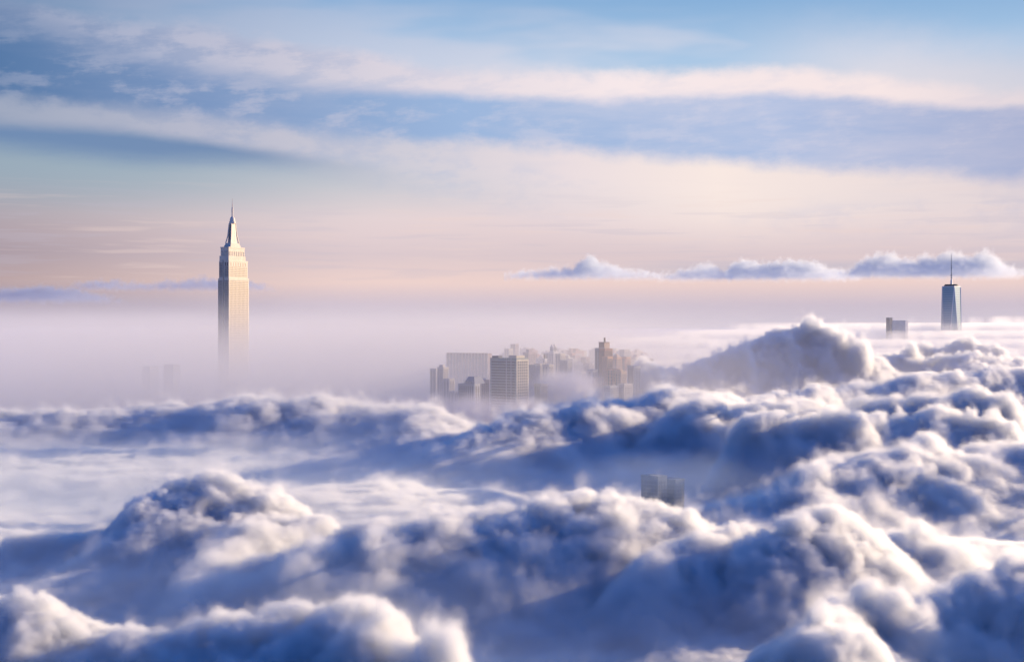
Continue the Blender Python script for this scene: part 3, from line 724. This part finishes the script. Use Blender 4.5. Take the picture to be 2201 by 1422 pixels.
# a dark tower showing through the hollow in the blue cloud
rt, L, D, zt = tower("dark_tower", "dark grey tower ghosting through the hollow of the blue cloud", 1378, 1414, 1424, 1026, 1330, "dark", 9, 3, a=52, floor=3.6, hfrac=0.6, w=.5, glass=wall_mat("black_window", (0.05, 0.065, 0.09), 0.9), low=-200)
tower("dark_tower", "dark broad block beside the ghostly tower in the blue hollow", 1420, 1452, 1466, 1033, 1350, "dark", 8, 4, a=52, glass=wall_mat("black_window", (0.05, 0.065, 0.09), 0.9), low=-200)
tower("slab_building", "pale grey flat slab left of the far glass tower, base in bright cloud", 1918, 1946, 1950, 689, 4700, "white", 0, 0, a=52, low=-60)
tower("slab_building", "thin dark twin fins against the left of the far grey slab", 1909, 1912, 1918, 683, 4690, "dark", 2, 2, a=52, low=-60)
tower("faint_tower", "ghostly grey slab left of the limestone skyscraper, almost lost in mist", 352, 372, 386, 784, 3300, "slate", 4, 3, low=-100)
tower("faint_tower", "ghostly low block farther left in the mist, faintest of the two", 306, 322, 340, 788, 3400, "slate", 4, 3, low=-100)

# ------------------------------------------------------------------ the clouds
NEAR = (-650, 750, 350, 1750)
imgN = height_image("near_heights", *NEAR, 700)
FAR = (-3400, 3600, 1500, 8500)
MID = (-1100, 1300, 1100, 3500)
imgM = height_image("middle_heights", *MID, 800)
imgF = height_image("far_heights", -3400, 3600, 1500, 8500, 500)
FAR = (-3400, 3600, 1500, 8500)
cloud_volume("near_cloud_tops", "nearest cloud tops", -290, 380, 400, 730, -192, -84, 1.25, imgN, NEAR, 0.38, 2.0, 1.0, 1.0, npuff=4)
cloud_volume("near_cloud_tops", "near clouds", -430, 560, 730, 1150, -196, -70, 1.8, imgN, NEAR, 0.30, 2.5, 0.85, 1.05, npuff=4)
cloud_volume("middle_cloud_tops", "middle clouds", -720, 880, 1150, 1800, -200, -60, 2.8, imgM, MID, 0.24, 3.0, 0.75, 1.0, npuff=4, fs=1.1)
cloud_volume("middle_cloud_tops", "middle clouds", -850, 1000, 1800, 2300, -200, -55, 4.0, imgM, MID, 0.20, 4, 0.75, 1.0, fs=1.2)
cloud_volume("far_cloud_tops", "far clouds", -1100, 1300, 2300, 3480, -215, 50, 4.8, imgM, MID, 0.26, 3.5, 1.5, 1.1, fs=1.3)
cloud_volume("horizon_cloud_tops", "horizon clouds", -2000, 2800, 3480, 7200, -200, 40, 22.0, imgF, FAR, 0.03, 40, 1.2, 1.0)

# low mist that swallows the feet of the towers
def mist_volume(name, x0, x1, y0, y1, z0, z1, vox, dens, top, fall, col, nscale=330.0, namp=120.0, ramp=480.0, right=(210, 520, 0.75)):
    me = bpy.data.meshes.new(name); o = bpy.data.objects.new(name, me); COL.objects.link(o)
    o["kind"] = "stuff"
    mat = cloud_material(name, dens, 0.1, col); me.materials.append(mat)
    t = bpy.data.node_groups.new(name, 'GeometryNodeTree')
    t.interface.new_socket("Geometry", in_out='INPUT', socket_type='NodeSocketGeometry')
    t.interface.new_socket("Geometry", in_out='OUTPUT', socket_type='NodeSocketGeometry')
    b = NB(t); out = b.n("NodeGroupOutput"); vc = b.n("GeometryNodeVolumeCube")
    vc.inputs["Min"].default_value = (x0, y0, z0); vc.inputs["Max"].default_value = (x1, y1, z1)
    for ax, q in zip("XYZ", (x1 - x0, y1 - y0, z1 - z0)): vc.inputs["Resolution " + ax].default_value = max(8, int(q / (vox if ax != "Z" else vox * 0.5)))
    pos = b.n("GeometryNodeInputPosition").outputs[0]
    sp = b.n("ShaderNodeSeparateXYZ"); b.link(pos, sp.inputs[0])
    nz = b.noise(b.vm('MULTIPLY', pos, (0.6, 1.0, 1.6)), 1 / nscale, 4, 0.6).outputs[0]
    zz = b.m('ADD', sp.outputs[2], b.m('MULTIPLY', b.m('SUBTRACT', nz, 0.5), namp))
    d = b.m('DIVIDE', b.m('SUBTRACT', top, zz), fall, clamp=True)
    d = b.m('MULTIPLY', d, d)
    edge = b.m('DIVIDE', b.m('SUBTRACT', sp.outputs[1], y0), ramp, clamp=True)
    edge = b.m('MULTIPLY', edge, b.m('SUBTRACT', 1, b.m('MULTIPLY', b.step(sp.outputs[0], right[0], right[1]), right[2])))
    b.link(b.m('MULTIPLY', d, edge), vc.inputs["Density"])
    sm = b.n("GeometryNodeSetMaterial"); sm.inputs["Material"].default_value = mat
    b.link(vc.outputs[0], sm.inputs[0]); b.link(sm.outputs[0], out.inputs[0])
    md = o.modifiers.new("volume", 'NODES'); md.node_group = t; md.show_viewport = False
mist_volume("mist", -2600, 3200, 1800, 8000, -215, 185, 32, 0.0045, 96, 300, (0.82, 0.83, 0.87))

mist_volume("mist", -720, 880, 430, 1800, -196, -92, 11, 0.0058, -110, 72, (0.80, 0.89, 0.96), 110.0, 52.0, 60.0, (-120, 60, 0.72))
# local veil in the hollow of the middle clouds
def veil(x, y, z, rx, ry, rz, dens, col):
    me = bpy.data.meshes.new("mist"); o = bpy.data.objects.new("mist", me); COL.objects.link(o); o["kind"] = "stuff"
    mat = cloud_material("veil", dens, 0.1, col); me.materials.append(mat)
    t = bpy.data.node_groups.new("veil", 'GeometryNodeTree')
    t.interface.new_socket("Geometry", in_out='INPUT', socket_type='NodeSocketGeometry')
    t.interface.new_socket("Geometry", in_out='OUTPUT', socket_type='NodeSocketGeometry')
    b = NB(t); out = b.n("NodeGroupOutput"); vc = b.n("GeometryNodeVolumeCube")
    vc.inputs["Min"].default_value = (x - rx, y - ry, z - rz); vc.inputs["Max"].default_value = (x + rx, y + ry, z + rz)
    for ax in "XYZ": vc.inputs["Resolution " + ax].default_value = 40
    pos = b.n("GeometryNodeInputPosition").outputs[0]
    q = b.vm('DIVIDE', b.vm('SUBTRACT', pos, (x, y, z)), (rx, ry, rz))
    ln = b.n("ShaderNodeVectorMath", operation='LENGTH'); b.link(q, ln.inputs[0])
    nz = b.noise(pos, 1 / 40.0, 3).outputs[0]
    d = b.m('SUBTRACT', b.m('ADD', 0.35, b.m('MULTIPLY', nz, 1.0)), ln.outputs[1], clamp=True)
    b.link(b.m('MULTIPLY', d, 1.6, clamp=True), vc.inputs["Density"])
    sm = b.n("GeometryNodeSetMaterial"); sm.inputs["Material"].default_value = mat
    b.link(vc.outputs[0], sm.inputs[0]); b.link(sm.outputs[0], out.inputs[0])
    md = o.modifiers.new("volume", 'NODES'); md.node_group = t; md.show_viewport = False
vx, vy, vz = P(1425, 1005, 1290)
veil(vx, vy - 5, vz - 10, 120, 40, 34, 0.012, (0.42, 0.56, 0.80))
vx, vy, vz = P(1225, 850, 2400); veil(vx, vy, vz, 95, 110, 58, 0.034, (0.86, 0.86, 0.92))
vx, vy, vz = P(1010, 905, 2130); veil(vx, vy, vz, 215, 70, 52, 0.032, (0.86, 0.86, 0.92))

# cumulus banks standing far off above the haze
def far_bank(label, d, pts, depth, seed, dens=0.006, col=(0.74, 0.80, 0.85)):
    w = [P(px, py, d) for px, py in pts]
    x0, x1 = w[0][0] - 60, w[-1][0] + 60
    zt = max(p[2] for p in w) + 60
    zb = min(w[0][2], w[-1][2]) - 10
    n = 200
    X, Y = np.meshgrid(np.linspace(x0, x1, n), np.linspace(d - depth, d + depth, n))
    prof = np.interp(X, [p[0] for p in w], [p[2] for p in w])
    fall = np.exp(-((Y - d) / depth * 1.5) ** 2)
    endf = np.clip((X - x0) / 120, 0, 1) * np.clip((x1 - X) / 120, 0, 1)
    H = zb + (prof - zb) * fall * endf - 18 * (1 - fall) + 14 * fbm(X, Y, 150, 3, seed)
    buf = np.ones((n, n, 4), dtype=np.float32); buf[..., :3] = H[..., None]
    img = bpy.data.images.new("bank_heights", n, n, alpha=False, float_buffer=True, is_data=True)
    img.colorspace_settings.name = 'Non-Color'; img.pixels.foreach_set(buf.ravel()); img.update()
    mat = cloud_material("far_cumulus", dens * 0.38, 0.3, col)  # tint carries the distance haze and shade of the banks, painted into the albedo
    o = cloud_volume("cumulus_bank", label, x0, x1, d - depth, d + depth, zb - 40, zt, 11.0, img, (x0, x1, d - depth, d + depth), dens * 1.1, 26, 1.3, 1.1, fs=2.0, npuff=3, floor=zb - 20, mat=mat)
    del o["kind"]
far_bank("long blue grey cumulus bank standing behind the far glass spire", 10500, [(1820, 586), (1860, 556), (1885, 543), (1920, 546), (1950, 560), (1985, 548), (2010, 552), (2045, 534), (2080, 552), (2120, 535), (2145, 560), (2190, 584)], 420, 3)
far_bank("pale broken cumulus bank low on the horizon in the middle right", 11500, [(1440, 592), (1500, 572), (1520, 566), (1555, 582), (1595, 556), (1640, 566), (1690, 558), (1750, 562), (1780, 574), (1830, 588)], 420, 5, 0.004)
far_bank("small faint cumulus with a raised knob above the centre city", 12000, [(1100, 588), (1180, 578), (1230, 574), (1252, 556), (1270, 546), (1295, 564), (1330, 574), (1420, 590)], 380, 7, 0.003)
far_bank("dark low cumulus streak ending behind the limestone skyscraper", 11000, [(180, 608), (240, 604), (300, 612), (370, 604), (440, 598), (500, 602), (560, 612)], 380, 9, 0.009, (0.50, 0.56, 0.70))
far_bank("dark flat cloud at the far left edge above the haze", 9500, [(-150, 635), (0, 622), (90, 613), (170, 624), (220, 638)], 420, 11, 0.012, (0.45, 0.52, 0.68))

for args in ((-700, 900, 300, 2300, 8, 34), (-3400, 3600, 2300, 9000, 30, 48)):
    o = cloud_core("cloud_sea", *args); o.data.materials.append(m); o["kind"] = "structure"
# the deck runs on to the horizon
me = bpy.data.meshes.new("cloud_deck"); n = 60
xs = np.linspace(-60000, 60000, n); ys = np.concatenate([np.linspace(9000, 20000, 30), np.linspace(21000, 110000, 30)])
X, Y = np.meshgrid(xs, ys); Z = -185 + 25 * fbm(X, Y, 5200, 3, 4)
idx = np.arange(n * 60).reshape(60, n)
q = np.stack([idx[:-1, :-1], idx[:-1, 1:], idx[1:, 1:], idx[1:, :-1]], -1).reshape(-1, 4)
me.from_pydata(np.stack([X, Y, Z], -1).reshape(-1, 3).tolist(), [], q.tolist()); me.materials.append(m)
for p in me.polygons: p.use_smooth = True
o = bpy.data.objects.new("cloud_sea", me); COL.objects.link(o); o["kind"] = "structure"
